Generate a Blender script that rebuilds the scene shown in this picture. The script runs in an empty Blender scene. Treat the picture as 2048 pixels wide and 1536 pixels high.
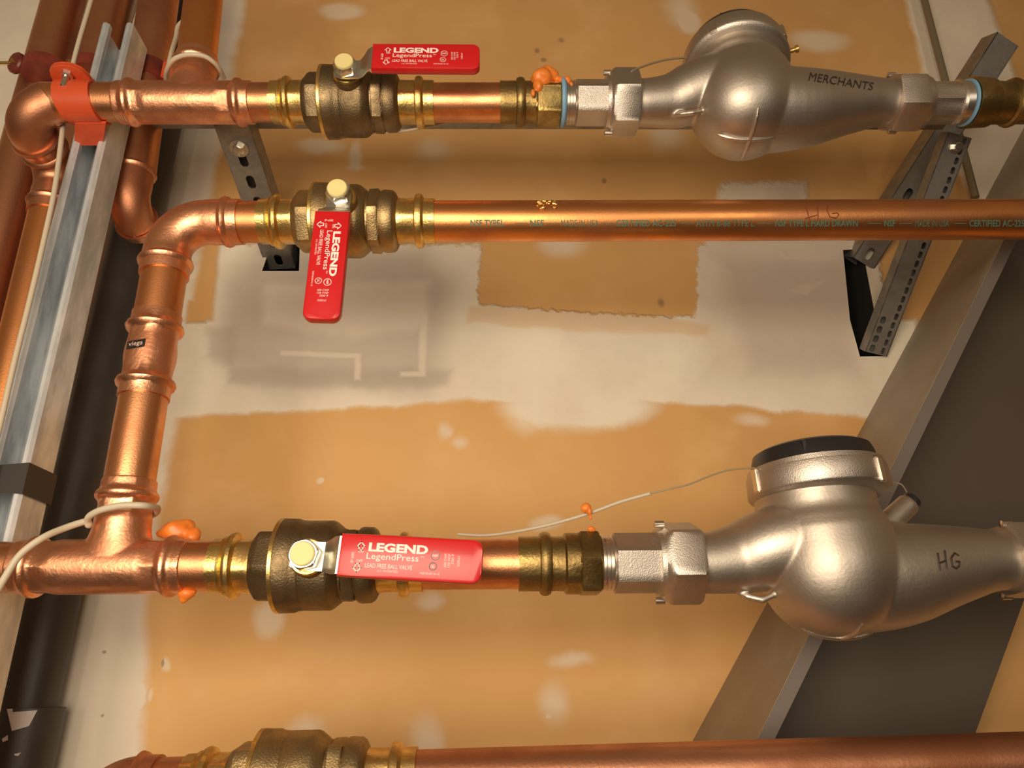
import bpy, bmesh, math, random
from mathutils import Vector, Matrix, noise
from mathutils.bvhtree import BVHTree
random.seed(4)
S = bpy.context.scene
COL = S.collection
V = Vector
# ---------------------------------------------------------------- camera
F = 1480.0
CAM = V((0, 0, 1.5))
cam_d = bpy.data.cameras.new('camera'); cam = bpy.data.objects.new('camera', cam_d); COL.objects.link(cam)
cam_d.lens = 36 * F / 2048; cam_d.sensor_width = 36; cam_d.clip_start = .02
ROT = Matrix.Rotation(math.radians(-2), 3, 'Z') @ Matrix.Rotation(math.radians(112), 3, 'X') @ Matrix.Rotation(math.radians(-1.7), 3, 'Z')
cam.location = CAM; cam.rotation_euler = ROT.to_euler()
S.camera = cam
def ray(px, py): return ROT @ V(((px - 1024) / F, -(py - 768) / F, -1))
def at(px, py, Y):
    d = ray(px, py); return CAM + d * (Y / d.y)
# ---------------------------------------------------------------- world, lights, exposure
S.view_settings.view_transform = 'Standard'; S.view_settings.look = 'None'
S.view_settings.gamma = 1; S.view_settings.use_curve_mapping = False
S.view_settings.exposure = 0.20
W = bpy.data.worlds.new('room_light'); S.world = W; W.use_nodes = True
wn = W.node_tree.nodes; wl = W.node_tree.links
bg = wn['Background']
tc = wn.new('ShaderNodeTexCoord'); sx = wn.new('ShaderNodeSeparateXYZ'); cr = wn.new('ShaderNodeValToRGB')
mr = wn.new('ShaderNodeMapRange'); mr.inputs[1].default_value = -1; mr.inputs[2].default_value = 1
wl.new(tc.outputs['Generated'], sx.inputs[0]); wl.new(sx.outputs[2], mr.inputs[0]); wl.new(mr.outputs[0], cr.inputs[0]); wl.new(cr.outputs[0], bg.inputs[0])
e = cr.color_ramp.elements
e[0].position = 0.1; e[0].color = (.05, .03, .02, 1)
e[1].position = 1.0; e[1].color = (.30, .19, .10, 1)
k = e.new(.42); k.color = (.10, .062, .035, 1)
k = e.new(.56); k.color = (.42, .275, .145, 1)
bg.inputs[1].default_value = 0.46
def area(name, loc, target, sx_, sy_, power, col):
    d = bpy.data.lights.new(name, 'AREA'); d.shape = 'RECTANGLE'; d.size = sx_; d.size_y = sy_; d.energy = power; d.color = col
    o = bpy.data.objects.new(name, d); COL.objects.link(o); o.location = loc
    o.rotation_euler = (V(target) - V(loc)).to_track_quat('-Z', 'Y').to_euler(); return o
area('work_light_left', (-.42, -.58, 1.58), (-.42, 1.1, 1.72), 1.1, .85, 23, (1, .83, .62))
area('streak_light_right', (.95, -1.15, 1.80), (-.5, .9, 1.8), .14, .8, 3.4, (1, .88, .72))  # added narrow lamp, gives the upright pipe its highlight streak
YP = .825; WD = 1.14
# ---------------------------------------------------------------- materials
def nm(name):
    m = bpy.data.materials.new(name); m.use_nodes = True
    return m, m.node_tree.nodes, m.node_tree.links, m.node_tree.nodes['Principled BSDF']
def mat(name, col, metal=0., rough=.5, var=None, vscale=12, vcon=(.4, .65), rvar=0., bump=0., bscale=200, stretch=None, aniso=0, coat=0):
    m, n, l, b = nm(name)
    b.inputs['Base Color'].default_value = (*col, 1); b.inputs['Metallic'].default_value = metal; b.inputs['Roughness'].default_value = rough
    if coat: b.inputs['Coat Weight'].default_value = coat; b.inputs['Coat Roughness'].default_value = .15
    t = n.new('ShaderNodeTexCoord'); mp = n.new('ShaderNodeMapping'); l.new(t.outputs['Object'], mp.inputs[0])
    if stretch: mp.inputs['Scale'].default_value = stretch
    if var or rvar:
        nz = n.new('ShaderNodeTexNoise'); nz.inputs['Scale'].default_value = vscale; nz.inputs['Detail'].default_value = 5; nz.inputs['Roughness'].default_value = .6
        l.new(mp.outputs[0], nz.inputs['Vector'])
        r = n.new('ShaderNodeMapRange'); r.inputs[1].default_value = vcon[0]; r.inputs[2].default_value = vcon[1]; l.new(nz.outputs[0], r.inputs[0])
        if var:
            mx = n.new('ShaderNodeMix'); mx.data_type = 'RGBA'; mx.inputs[6].default_value = (*col, 1); mx.inputs[7].default_value = (*var, 1)
            l.new(r.outputs[0], mx.inputs[0]); l.new(mx.outputs[2], b.inputs['Base Color'])
        if rvar:
            r2 = n.new('ShaderNodeMapRange'); r2.inputs[3].default_value = rough; r2.inputs[4].default_value = rough + rvar
            l.new(r.outputs[0], r2.inputs[0]); l.new(r2.outputs[0], b.inputs['Roughness'])
    if bump:
        nz = n.new('ShaderNodeTexNoise'); nz.inputs['Scale'].default_value = bscale; nz.inputs['Detail'].default_value = 3
        l.new(mp.outputs[0], nz.inputs['Vector'])
        bp = n.new('ShaderNodeBump'); bp.inputs['Strength'].default_value = bump; bp.inputs['Distance'].default_value = .001
        l.new(nz.outputs[0], bp.inputs['Height']); l.new(bp.outputs[0], b.inputs['Normal'])
    return m
COPPER = mat('copper_pipe', (.88, .42, .20), 1, .30, (.62, .27, .13), 14, (.42, .66), .12, .15, 500)
COPPERF = mat('copper_fitting', (.95, .47, .27), 1, .33, (.72, .32, .18), 22, (.40, .62), .14, .35, 260)
COPPERO = mat('old_copper', (.70, .34, .20), 1, .38, (.45, .19, .10), 9, (.38, .66), .15, .2, 300)
COPPERL = mat('orange_copper_pipe', (.88, .38, .13), 1, .34, (.66, .28, .12), 9, (.42, .62), .10, .12, 400)
BRASS = mat('bright_brass', (.88, .62, .22), 1, .28, (.55, .36, .14), 26, (.42, .66), .16, .3, 350)
BRONZE = mat('dark_cast_bronze', (.30, .22, .12), 1, .42, (.17, .12, .07), 30, (.35, .65), .15, .5, 500)
BRONZEL = mat('tan_cast_bronze', (.46, .33, .16), 1, .40, (.25, .18, .09), 24, (.38, .68), .15, .5, 500)
BRASSD = mat('tarnished_brass', (.52, .37, .13), 1, .30, (.25, .17, .07), 18, (.35, .62), .18, .4, 300)
STEEL = mat('satin_stainless_steel', (.62, .56, .50), 1, .40, (.54, .48, .43), 30, (.3, .7), .08, .35, 700)
CAST = mat('cast_stainless_steel', (.57, .51, .445), 1, .44, (.52, .46, .40), 16, (.35, .7), .08, .16, 300)
STEELB = mat('machined_steel', (.72, .66, .60), 1, .24, None, 10, (.4, .6), .08)
ZINC = mat('galvanised_steel', (.78, .82, .86), .45, .32, (.50, .54, .58), 26, (.4, .6), .14, .2, 120, (1, 1, .35))
ZINCD = mat('dull_galvanised_steel', (.38, .36, .33), .85, .48, (.28, .27, .25), 30, (.4, .62), .1, .2, 150)
NUTM = mat('zinc_plated_nut', (.78, .76, .70), 1, .27, (.6, .58, .52), 60, (.4, .7), .1)
GRIP = mat('red_vinyl_grip', (.60, .008, .012), 0, .36, coat=.3)
WHITE = mat('white_print', (.93, .80, .76), 0, .6)
YEL = mat('pale_yellow_cap', (.84, .72, .32), 0, .5)
ORANGE = mat('orange_painted_clamp', (.62, .085, .026), 0, .38, (.50, .055, .018), 25, (.5, .75), .1, coat=.2)
DKRED = mat('dark_red_clamp', (.22, .035, .022), 0, .4, (.12, .02, .015), 25)
PUTTY = mat('orange_putty', (.90, .26, .035), 0, .42, (.78, .18, .02), 40, (.4, .7), .1, .4, 200, coat=.3)
BLACKP = mat('black_plastic', (.018, .017, .018), 0, .32)
BLACKPIPE = mat('black_iron_pipe', (.040, .037, .034), .0, .42, (.06, .055, .05), 10, (.4, .7), .12, .2, 200)
TAPE = mat('dark_grey_tape', (.030, .025, .022), 0, .5)
CABLE = mat('beige_cable', (.58, .50, .38), 0, .5)
WIRE = mat('thin_grey_wire', (.35, .28, .18), .3, .5)
BLUE = mat('blue_thread_tape', (.22, .42, .62), 0, .5)
GREEN = mat('green_pipe_ink', (.10, .20, .14), .2, .6)
INK = mat('marker_ink', (.035, .02, .015), .0, .6)
REDINK = mat('brown_marker_ink', (.22, .05, .015), .2, .6)
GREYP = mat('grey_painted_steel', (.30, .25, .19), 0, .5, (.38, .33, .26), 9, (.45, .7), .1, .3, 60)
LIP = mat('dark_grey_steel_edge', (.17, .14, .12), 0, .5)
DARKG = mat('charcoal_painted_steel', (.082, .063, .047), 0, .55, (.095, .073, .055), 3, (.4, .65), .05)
CAVITY = mat('dark_cavity', (.02, .02, .018), 0, .9)
# ---------------------------------------------------------------- mesh helpers
def finish(bm, sharp=34):
    bmesh.ops.remove_doubles(bm, verts=bm.verts, dist=2e-7)
    bmesh.ops.recalc_face_normals(bm, faces=bm.faces)
    a = math.radians(sharp)
    for f in bm.faces: f.smooth = True
    for ed in bm.edges:
        if len(ed.link_faces) == 2 and ed.calc_face_angle(0) > a: ed.smooth = False
ORIG = {}
def obj(name, bm, m, parent=None, label=None, origin=None, sharp=34):
    finish(bm, sharp)
    if parent is not None: o0 = ORIG[parent]
    else:
        if origin is None:
            origin = V((0, 0, 0))
            for v in bm.verts: origin += v.co
            origin /= max(1, len(bm.verts))
        o0 = V(origin)
    for v in bm.verts: v.co -= o0
    me = bpy.data.meshes.new(name); bm.to_mesh(me); bm.free()
    for mm in (m if isinstance(m, (list, tuple)) else [m]): me.materials.append(mm)
    o = bpy.data.objects.new(name, me); COL.objects.link(o)
    if parent is not None: o.parent = parent
    else: o.location = o0
    ORIG[o] = o0
    if label: o['label'] = label
    return o
def thing(name, loc, label, cat, group=None):
    o = bpy.data.objects.new(name, None); COL.objects.link(o); o.location = loc; o.empty_display_size = .02
    ORIG[o] = V(loc); return tag(o, label, cat, group)
def tag(o, label, cat, group=None, kind=None):
    o['label'] = label; o['category'] = cat
    if group: o['group'] = group
    if kind: o['kind'] = kind
    return o
def frames(pts, up=None):
    n = len(pts); T = []
    for i in range(n):
        a = pts[max(0, i - 1)]; b = pts[min(n - 1, i + 1)]
        t = (b - a)
        if t.length < 1e-9: t = T[-1] if T else V((1, 0, 0))
        T.append(t.normalized())
    u = V(up) if up else (V((0, 0, 1)) if abs(T[0].z) < .8 else V((0, -1, 0)))
    u = (u - T[0] * u.dot(T[0])).normalized(); R = []
    for t in T:
        u = (u - t * u.dot(t)).normalized(); R.append((t, u, t.cross(u)))
    return R
def hexr(th, n, r):
    s = 2 * math.pi / n; a = (th % s) - s / 2
    return r * math.cos(s / 2) / math.cos(a)
def sweep(bm, pts, rad, seg=40, up=None, hexn=6, hexv=None, phase=0, cap=True, mi=0):
    pts = [V(p) for p in pts]; rad = rad if isinstance(rad, (list, tuple)) else [rad] * len(pts)
    fr = frames_fixed(pts, up); rings = []
    for i, p in enumerate(pts):
        t, u, w = fr[i]; ring = []
        h = hexv[i] if hexv else 0
        for k in range(seg):
            th = 2 * math.pi * k / seg
            r = rad[i] if not h else (1 - h) * rad[i] + h * hexr(th + phase, hexn, rad[i])
            ring.append(bm.verts.new(p + u * (math.cos(th) * r) + w * (math.sin(th) * r)))
        rings.append(ring)
    for a, b in zip(rings, rings[1:]):
        for k in range(seg):
            f = bm.faces.new((a[k], a[(k + 1) % seg], b[(k + 1) % seg], b[k])); f.material_index = mi
    if cap:
        for r_ in (rings[0], rings[-1]):
            f = bm.faces.new(r_); f.material_index = mi
    return rings
def frames_fixed(pts, up):
    # handles repeated positions (steps in a lathe profile)
    n = len(pts); T = [None] * n
    for i in range(n):
        j = i - 1
        while j >= 0 and (pts[i] - pts[j]).length < 1e-7: j -= 1
        k = i + 1
        while k < n and (pts[k] - pts[i]).length < 1e-7: k += 1
        a = pts[j] if j >= 0 else pts[i]; b = pts[k] if k < n else pts[i]
        T[i] = (b - a).normalized()
    u = V(up) if up else (V((0, 0, 1)) if abs(T[0].z) < .8 else V((0, -1, 0)))
    R = []
    for t in T:
        u = (u - t * u.dot(t)).normalized(); R.append((t, u, t.cross(u)))
    return R
def lathe(bm, A, D, prof, seg=48, **kw):
    A = V(A); D = V(D).normalized()
    pts = [A + D * (p[0] + i * 1e-6) for i, p in enumerate(prof)]
    return sweep(bm, pts, [max(p[1], 1e-4) for p in prof], seg, hexv=[p[2] if len(p) > 2 else 0 for p in prof], **kw)
def NB(): return bmesh.new()
def smooth_path(pts, n=8):
    P = [V(p) for p in pts]; out = []
    for i in range(len(P) - 1):
        p0 = P[max(0, i - 1)]; p1 = P[i]; p2 = P[i + 1]; p3 = P[min(len(P) - 1, i + 2)]
        for k in range(n):
            t = k / n
            out.append(.5 * ((2 * p1) + (-p0 + p2) * t + (2 * p0 - 5 * p1 + 4 * p2 - p3) * t * t + (-p0 + 3 * p1 - 3 * p2 + p3) * t ** 3))
    out.append(P[-1]); return out
def arc_path(A, C, B, r, n=14):
    """A -> corner C -> B, rounded with radius r."""
    A, C, B = V(A), V(C), V(B); a = (A - C).normalized(); b = (B - C).normalized()
    ang = a.angle(b); d = r / math.tan(ang / 2); cc = C + (a + b).normalized() * (r / math.sin(ang / 2))
    p0 = C + a * d; p1 = C + b * d; v0 = p0 - cc; v1 = p1 - cc; tot = v0.angle(v1); ax = v0.cross(v1).normalized()
    return [A] + [cc + Matrix.Rotation(tot * i / n, 3, ax) @ v0 for i in range(n + 1)] + [B], 1, n + 1
def prism(bm, quadA, quadB, mi=0):
    a = [bm.verts.new(V(p)) for p in quadA]; b = [bm.verts.new(V(p)) for p in quadB]; n = len(a)
    fs = [bm.faces.new(a), bm.faces.new(b)]
    for i in range(n): fs.append(bm.faces.new((a[i], a[(i + 1) % n], b[(i + 1) % n], b[i])))
    for f in fs: f.material_index = mi
def box(bm, c, ex, ey, ez):
    c = V(c); ex, ey, ez = V(ex), V(ey), V(ez)
    q = [c - ex - ey, c + ex - ey, c + ex + ey, c - ex + ey]
    prism(bm, [p - ez for p in q], [p + ez for p in q])
def plate(bm, O, X, Y, Z, outline, h0, h1, bev=0.0):
    cx = sum(p[0] for p in outline) / len(outline); cy = sum(p[1] for p in outline) / len(outline)
    mxx = max(abs(p[0] - cx) for p in outline); mxy = max(abs(p[1] - cy) for p in outline)
    lay = [(h0, 0), (h1, 0)] if not bev else [(h0, bev), (h0 + bev * .3, bev * .3), (h0 + bev, 0), (h1 - bev, 0), (h1 - bev * .3, bev * .3), (h1, bev)]
    prev = None; first = None
    for h, ins in lay:
        ring = [bm.verts.new(O + X * (cx + (p[0] - cx) * (1 - ins / mxx)) + Y * (cy + (p[1] - cy) * (1 - ins / mxy)) + Z * h) for p in outline]
        if prev:
            n = len(ring)
            for i in range(n): bm.faces.new((prev[i], prev[(i + 1) % n], ring[(i + 1) % n], ring[i]))
        else: first = ring
        prev = ring
    bm.faces.new(first); bm.faces.new(prev)
def remesh(o, vox, smooth=6, fac=.5):
    m = o.modifiers.new('remesh', 'REMESH'); m.mode = 'VOXEL'; m.voxel_size = vox; m.use_smooth_shade = True
    if smooth: s = o.modifiers.new('smooth', 'SMOOTH'); s.iterations = smooth; s.factor = fac
_txt = {}
def text_mesh(s, bold=0.0):
    key = (s, bold)
    if key not in _txt:
        c = bpy.data.curves.new('t', 'FONT'); c.body = s; c.size = 1; c.offset = bold; c.resolution_u = 3; c.fill_mode = 'FRONT'
        o = bpy.data.objects.new('t', c); COL.objects.link(o)
        bpy.context.view_layer.update()
        me = bpy.data.meshes.new_from_object(o.evaluated_get(bpy.context.evaluated_depsgraph_get()))
        vs = [(v.co.x, v.co.y) for v in me.vertices]; ps = [tuple(p.vertices) for p in me.polygons]
        x0 = min(v[0] for v in vs); x1 = max(v[0] for v in vs); y0 = min(v[1] for v in vs); y1 = max(v[1] for v in vs)
        vs = [((x - x0) / (x1 - x0), (y - y0) / (y1 - y0)) for x, y in vs]
        bpy.data.objects.remove(o); bpy.data.curves.remove(c); bpy.data.meshes.remove(me)
        _txt[key] = (vs, ps)
    return _txt[key]
def put_text(bm, s, fn, bold=0.0):
    vs, ps = text_mesh(s, bold)
    vv = [bm.verts.new(fn(u, v)) for u, v in vs]
    for p in ps:
        try: bm.faces.new([vv[i] for i in p])
        except ValueError: pass
def bvh_of(o):
    bpy.context.view_layer.update()
    dg = bpy.context.evaluated_depsgraph_get(); ev = o.evaluated_get(dg); me = ev.to_mesh()
    M = o.matrix_world; vs = [M @ v.co for v in me.vertices]; ps = [tuple(p.vertices) for p in me.polygons]
    ev.to_mesh_clear(); return BVHTree.FromPolygons(vs, ps)
def hit(bvh, px, py, off=.0005):
    d = ray(px, py).normalized(); h = bvh.ray_cast(CAM, d)
    if h[0] is None: return None
    n = h[1]
    if n.dot(d) > 0: n = -n
    return h[0] + n * off
# run lines: image line of a pipe axis on the plane y = YP
def line(x0, y0, x1, y1, Y=YP):
    A = at(x0, y0, Y); B = at(x1, y1, Y)
    def P(px): return at(px, y0 + (y1 - y0) * (px - x0) / (x1 - x0), Y)
    P.D = (B - A).normalized(); return P
TOP = line(100, 205, 2048, 206); MID = line(480, 444, 2048, 439); BOT = line(200, 1133, 1400, 1125); LOW = line(820, 1560, 2048, 1522)
R0 = .027
def press(d0=0., R=R0, L=.045):
    """profile from the mouth of a press socket inwards (distance, radius, crimp)"""
    return [(d0, R * 1.02), (d0, R * 1.09, .2), (d0 + .010, R * 1.10, .25), (d0 + .0125, R * 1.10), (d0 + .0145, R * 1.19), (d0 + .018, R * 1.235), (d0 + .0215, R * 1.19),
            (d0 + .0235, R * 1.10), (d0 + .026, R * 1.095, .55), (d0 + .036, R * 1.095, .55), (d0 + L, R * 1.085)]
def rev(prof, L): return [(L - p[0],) + tuple(p[1:]) for p in reversed(prof)]
def pipe(A, B, label, m=COPPER, R=R0, name='copper_pipe', group=None, cat='pipe'):
    bm = NB(); L = (B - A).length
    lathe(bm, A, B - A, [(0, R * .9), (0, R), (L, R), (L, R * .9)])
    return tag(obj(name, bm, m), label, cat, group)
# ---------------------------------------------------------------- drywall material: patches of joint compound over brown paper
def wall_material():
    m, n, l, b = nm('drywall_paper_and_compound')
    tcn = n.new('ShaderNodeTexCoord'); P0 = tcn.outputs['Object']
    def noise_(scale, detail=4, src=None, rough=.55):
        z = n.new('ShaderNodeTexNoise'); z.inputs['Scale'].default_value = scale; z.inputs['Detail'].default_value = detail; z.inputs['Roughness'].default_value = rough
        l.new(src or P0, z.inputs['Vector']); return z
    def vm(op, a, b_):
        v = n.new('ShaderNodeVectorMath'); v.operation = op
        for i, q in enumerate((a, b_)):
            if isinstance(q, (tuple, list, Vector)): v.inputs[i].default_value = q
            else: l.new(q, v.inputs[i])
        return v
    def ma(op, a, b_=0., c=0., clamp=False):
        v = n.new('ShaderNodeMath'); v.operation = op; v.use_clamp = clamp
        for i, q in enumerate((a, b_, c)):
            if isinstance(q, (int, float)): v.inputs[i].default_value = q
            else: l.new(q, v.inputs[i])
        return v.outputs[0]
    def warp(amp, scale, detail=5):
        z = noise_(scale, detail); d = vm('SUBTRACT', z.outputs['Color'], (.5, .5, .5))
        s = n.new('ShaderNodeVectorMath'); s.operation = 'SCALE'; l.new(d.outputs[0], s.inputs[0]); s.inputs['Scale'].default_value = amp
        return vm('ADD', P0, s.outputs[0]).outputs[0]
    Ws = warp(.030, 14); Wr = warp(.022, 75, 3); Wn = warp(.006, 30, 2)
    def step(d, soft):
        r = n.new('ShaderNodeMapRange'); r.interpolation_type = 'SMOOTHSTEP'; r.inputs[1].default_value = -soft; r.inputs[2].default_value = soft
        l.new(d, r.inputs[0]); return r.outputs[0]
    def poly(pts, soft=.008, src=None):
        """convex region given by its corners in the photo, taken to the wall plane"""
        src = src or Ws; q = [at(x, y, WD) for x, y in pts]; cx = sum(p.x for p in q) / len(q); cz = sum(p.z for p in q) / len(q); out = None
        for i in range(len(q)):
            a = q[i]; c = q[(i + 1) % len(q)]; ex, ez = c.x - a.x, c.z - a.z; L = math.hypot(ex, ez); nx, nz = -ez / L, ex / L
            if (cx - a.x) * nx + (cz - a.z) * nz < 0: nx, nz = -nx, -nz
            dt = n.new('ShaderNodeVectorMath'); dt.operation = 'DOT_PRODUCT'; l.new(src, dt.inputs[0]); dt.inputs[1].default_value = (nx, 0, nz)
            d = ma('SUBTRACT', dt.outputs['Value'], a.x * nx + a.z * nz)
            out = d if out is None else ma('MINIMUM', out, d)
        return step(out, soft)
    def ell(x, y, rx, ry, soft=.35, src=None, ang=0):
        c = at(x, y, WD); ax = (at(x + rx, y, WD) - c).length; az = (at(x, y + ry, WD) - c).length
        mp = n.new('ShaderNodeMapping'); mp.vector_type = 'TEXTURE'; mp.inputs['Location'].default_value = (c.x, c.y, c.z); mp.inputs['Scale'].default_value = (ax, 50, az)
        mp.inputs['Rotation'].default_value = (0, ang, 0)
        l.new(src or Ws, mp.inputs[0]); ln = n.new('ShaderNodeVectorMath'); ln.operation = 'LENGTH'; l.new(mp.outputs[0], ln.inputs[0])
        return step(ma('SUBTRACT', 1., ln.outputs['Value']), soft)
    def mx(a, b_): return ma('MAXIMUM', a, b_)
    def union(L):
        o = L[0]
        for q in L[1:]: o = mx(o, q)
        return o
    # compound
    U = [poly([(325, 640), (620, 600), (620, 822), (325, 836)], .006, Ws), poly([(600, 600), (960, 604), (960, 800), (600, 824)], .006, Ws), poly([(940, 604), (1250, 618), (1250, 815), (940, 802)], .006, Ws), poly([(1235, 618), (1830, 640), (1830, 838), (1235, 800)], .006, Ws),
         poly([(432, 488), (978, 488), (960, 640), (950, 700), (420, 700), (420, 560)], .006, Wr),
         poly([(1392, 488), (1745, 470), (1800, 700), (1396, 700)], .005, Wr),
         poly([(1445, 365), (1612, 362), (1622, 520), (1400, 520)], .008, Wr),
         ell(1160, 812, 150, 48, .25), ell(700, 790, 130, 26, .3),
         # vertical joint by the pipes, left
         poly([(-400, -200), (524, -200), (378, 640), (-400, 640)], .012),
         poly([(-400, 640), (382, 640), (294, 1190), (-400, 1190)], .012), poly([(-400, 1170), (296, 1170), (272, 1800), (-400, 1800)], .012),
         ell(268, 1395, 26, 34, .3),
         # vertical joint, right
         poly([(1795, -60), (1955, -60), (2024, 130), (2120, 420), (1950, 420), (1905, 300), (1850, 150)], .010),
         poly([(1730, 530), (1752, 520), (1790, 690), (1748, 720)], .004, Wn),
         poly([(1745, 680), (1960, 640), (1900, 860), (1735, 830)], .006)]
    blobs = [(685, 22, 42, 16, .4), (1376, 42, 26, 26, .25), (1362, 20, 26, 30, 1.), (1640, 82, 52, 19, .5), (1332, 272, 28, 24, .9), (1125, 478, 46, 36, .45),
             (535, 1240, 28, 34, .45), (610, 1466, 34, 30, .8), (855, 1500, 30, 60, .7), (1140, 1320, 34, 14, .8), (1108, 1405, 24, 36, .9), (1092, 1048, 32, 14, .5), (860, 1200, 26, 16, .7),
             (890, 862, 12, 14, .8), (920, 885, 14, 10, .9), (1505, 842, 30, 10, .8), (642, 960, 6, 6, .5), (640, 292, 46, 15, .5), (712, 312, 11, 28, .5), (712, 335, 16, 5, .6),
             (865, 300, 26, 18, 1.1), (1155, 845, 48, 20, .9), (1048, 840, 30, 24, .9), (330, 1330, 9, 15, .5), (300, 1390, 5, 9, .5), (1097, 1436, 6, 6, .5), (745, 792, 7, 5, .6), (785, 794, 12, 8, .6)]
    thin = union([ell(*q[:4], q[4]) for q in blobs])
    notch = union([poly([(378, 600), (424, 600), (412, 645), (372, 645)], .004, Wn), poly([(430, 400), (446, 400), (425, 640), (380, 640)], .006, Wn),
                   poly([(962, 470), (1396, 470), (1390, 634), (1200, 628), (958, 608)], .004, Wr)])
    band = poly([(938, 612), (1230, 618), (1420, 648), (1420, 672), (1200, 664), (938, 645)], .006, Ws)
    comp = ma('MULTIPLY', union(U), ma('SUBTRACT', 1., notch))
    drip = ma('MULTIPLY', ell(1125, 478, 46, 36, .45), .55)
    mask = ma('MAXIMUM', comp, ma('MAXIMUM', ma('MULTIPLY', thin, .62), drip))
    mask = ma('SUBTRACT', mask, ma('MULTIPLY', band, .42), clamp=True)
    # compound tint: pale against grey and darker patches
    grey = union([poly([(520, 500), (850, 500), (905, 560), (880, 740), (850, 780), (540, 775), (440, 720), (440, 560)], .035, Ws), poly([(1440, 520), (1700, 520), (1712, 742), (1500, 745)], .03, Ws)])
    dark_edge = union([poly([(415, 655), (470, 655), (470, 740), (415, 715)], .012), poly([(455, 735), (900, 740), (890, 775), (455, 770)], .010)])
    lite = union([poly([(530, 570), (856, 560), (852, 660), (700, 672), (530, 650)], .014, Ws), poly([(560, 700), (722, 706), (722, 716), (560, 711)], .003, Wn), poly([(710, 706), (722, 706), (722, 760), (710, 760)], .003, Wn), poly([(840, 620), (856, 620), (852, 752), (838, 752)], .004, Wn), poly([(800, 743), (852, 743), (852, 753), (800, 753)], .003, Wn),
                  poly([(1565, 500), (1690, 490), (1680, 520), (1570, 515)], .006, Ws), poly([(1600, 570), (1650, 560), (1615, 590), (1580, 580)], .005, Wn)])
    def rgb(a, c2, f):
        q = n.new('ShaderNodeMix'); q.data_type = 'RGBA'
        for i, s in ((6, a), (7, c2)):
            if isinstance(s, tuple): q.inputs[i].default_value = (*s, 1)
            else: l.new(s, q.inputs[i])
        l.new(f, q.inputs[0]); return q.outputs[2]
    n1 = noise_(7, 5); n2 = noise_(2.2, 3); n3 = noise_(60, 4)
    paper = rgb((.72, .42, .155), (.66, .37, .135), step(ma('SUBTRACT', n2.outputs[0], .5), .12))
    paper = rgb(paper, (.76, .46, .195), step(ma('SUBTRACT', n1.outputs[0], .6), .14))
    mud = rgb((.86, .79, .65), (.80, .72, .60), step(ma('SUBTRACT', n1.outputs[0], .5), .12))
    mud = rgb(mud, (.50, .43, .36), ma('MULTIPLY', grey, .75))
    mud = rgb(mud, (.42, .35, .28), ma('MULTIPLY', dark_edge, .5))
    mud = rgb(mud, (.84, .74, .62), ma('MULTIPLY', lite, .62))
    rs = poly([(1390, 480), (1640, 350), (1760, 480), (1720, 760), (1400, 760)], .05, Ws)
    mud = rgb(mud, (.62, .50, .41), ma('MULTIPLY', rs, .55))
    base = rgb(paper, mud, mask)
    specks = union([ell(1074, 102, 5, 5, .4, Wn), ell(1088, 120, 6, 4, .5, Wn), ell(1207, 362, 5, 5, .5, Wn), ell(1322, 605, 6, 8, .7, Wn), ell(208, 1305, 4, 3, .6, Wn), ell(206, 1432, 3, 3, .6, Wn), ell(326, 1326, 3, 8, .5, Wn), ell(1122, 80, 5, 4, .9, Wn)])
    base = rgb(base, (.26, .17, .09), ma('MULTIPLY', specks, .7))
    l.new(base, b.inputs['Base Color']); b.inputs['Roughness'].default_value = .72
    h = ma('ADD', ma('MULTIPLY', comp, .8), ma('MULTIPLY', noise_(9, 4, Ws).outputs[0], ma('MULTIPLY', comp, 1.8)))
    h = ma('ADD', h, ma('MULTIPLY', lite, .35)); h = ma('ADD', h, ma('MULTIPLY', n3.outputs[0], .08))
    bp = n.new('ShaderNodeBump'); bp.inputs['Strength'].default_value = .55; bp.inputs['Distance'].default_value = .004
    l.new(h, bp.inputs['Height']); l.new(bp.outputs[0], b.inputs['Normal'])
    return m
WALL = wall_material()
# ---------------------------------------------------------------- the setting
def structure(o): o['kind'] = 'structure'; return o
def on(px, py, Y): return at(px, py, Y)
bm = NB()
outer = [V((-3, WD, -.3)), V((3.2, WD, -.3)), V((3.2, WD, 4.2)), V((-3, WD, 4.2))]
holes = [[(524, 542), (546, 478), (600, 478), (598, 542)], [(1686, 500), (1725, 498), (1752, 640), (1775, 712), (1720, 713), (1700, 640)]]
eds = []
def loop(pts):
    vs = [bm.verts.new(p) for p in pts]
    for i in range(len(vs)): eds.append(bm.edges.new((vs[i], vs[(i + 1) % len(vs)])))
    return vs
loop(outer); hv = [loop([at(x, y, WD) for x, y in h]) for h in holes]
bmesh.ops.triangle_fill(bm, use_beauty=True, use_dissolve=False, edges=eds)
for vs in hv:      # reveal of each opening, then a closed back
    bk = [bm.verts.new(v.co + V((0, .10, 0))) for v in vs]
    for i in range(len(vs)):
        f = bm.faces.new((vs[i], vs[(i + 1) % len(vs)], bk[(i + 1) % len(vs)], bk[i])); f.material_index = 1
    f = bm.faces.new(bk); f.material_index = 1
o = obj('wall_back', bm, [WALL, CAVITY], origin=(0, 0, 0)); structure(o)
for p in o.data.polygons: p.use_smooth = False
bm = NB(); prism(bm, [V((-3, -2.4, 0)), V((3.2, -2.4, 0)), V((3.2, WD + .15, 0)), V((-3, WD + .15, 0))], [V((-3, -2.4, -.1)), V((3.2, -2.4, -.1)), V((3.2, WD + .15, -.1)), V((-3, WD + .15, -.1))])
structure(obj('floor', bm, mat('concrete_floor', (.16, .14, .12), 0, .8, (.11, .10, .085), 3), origin=(0, 0, 0)))
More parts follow.
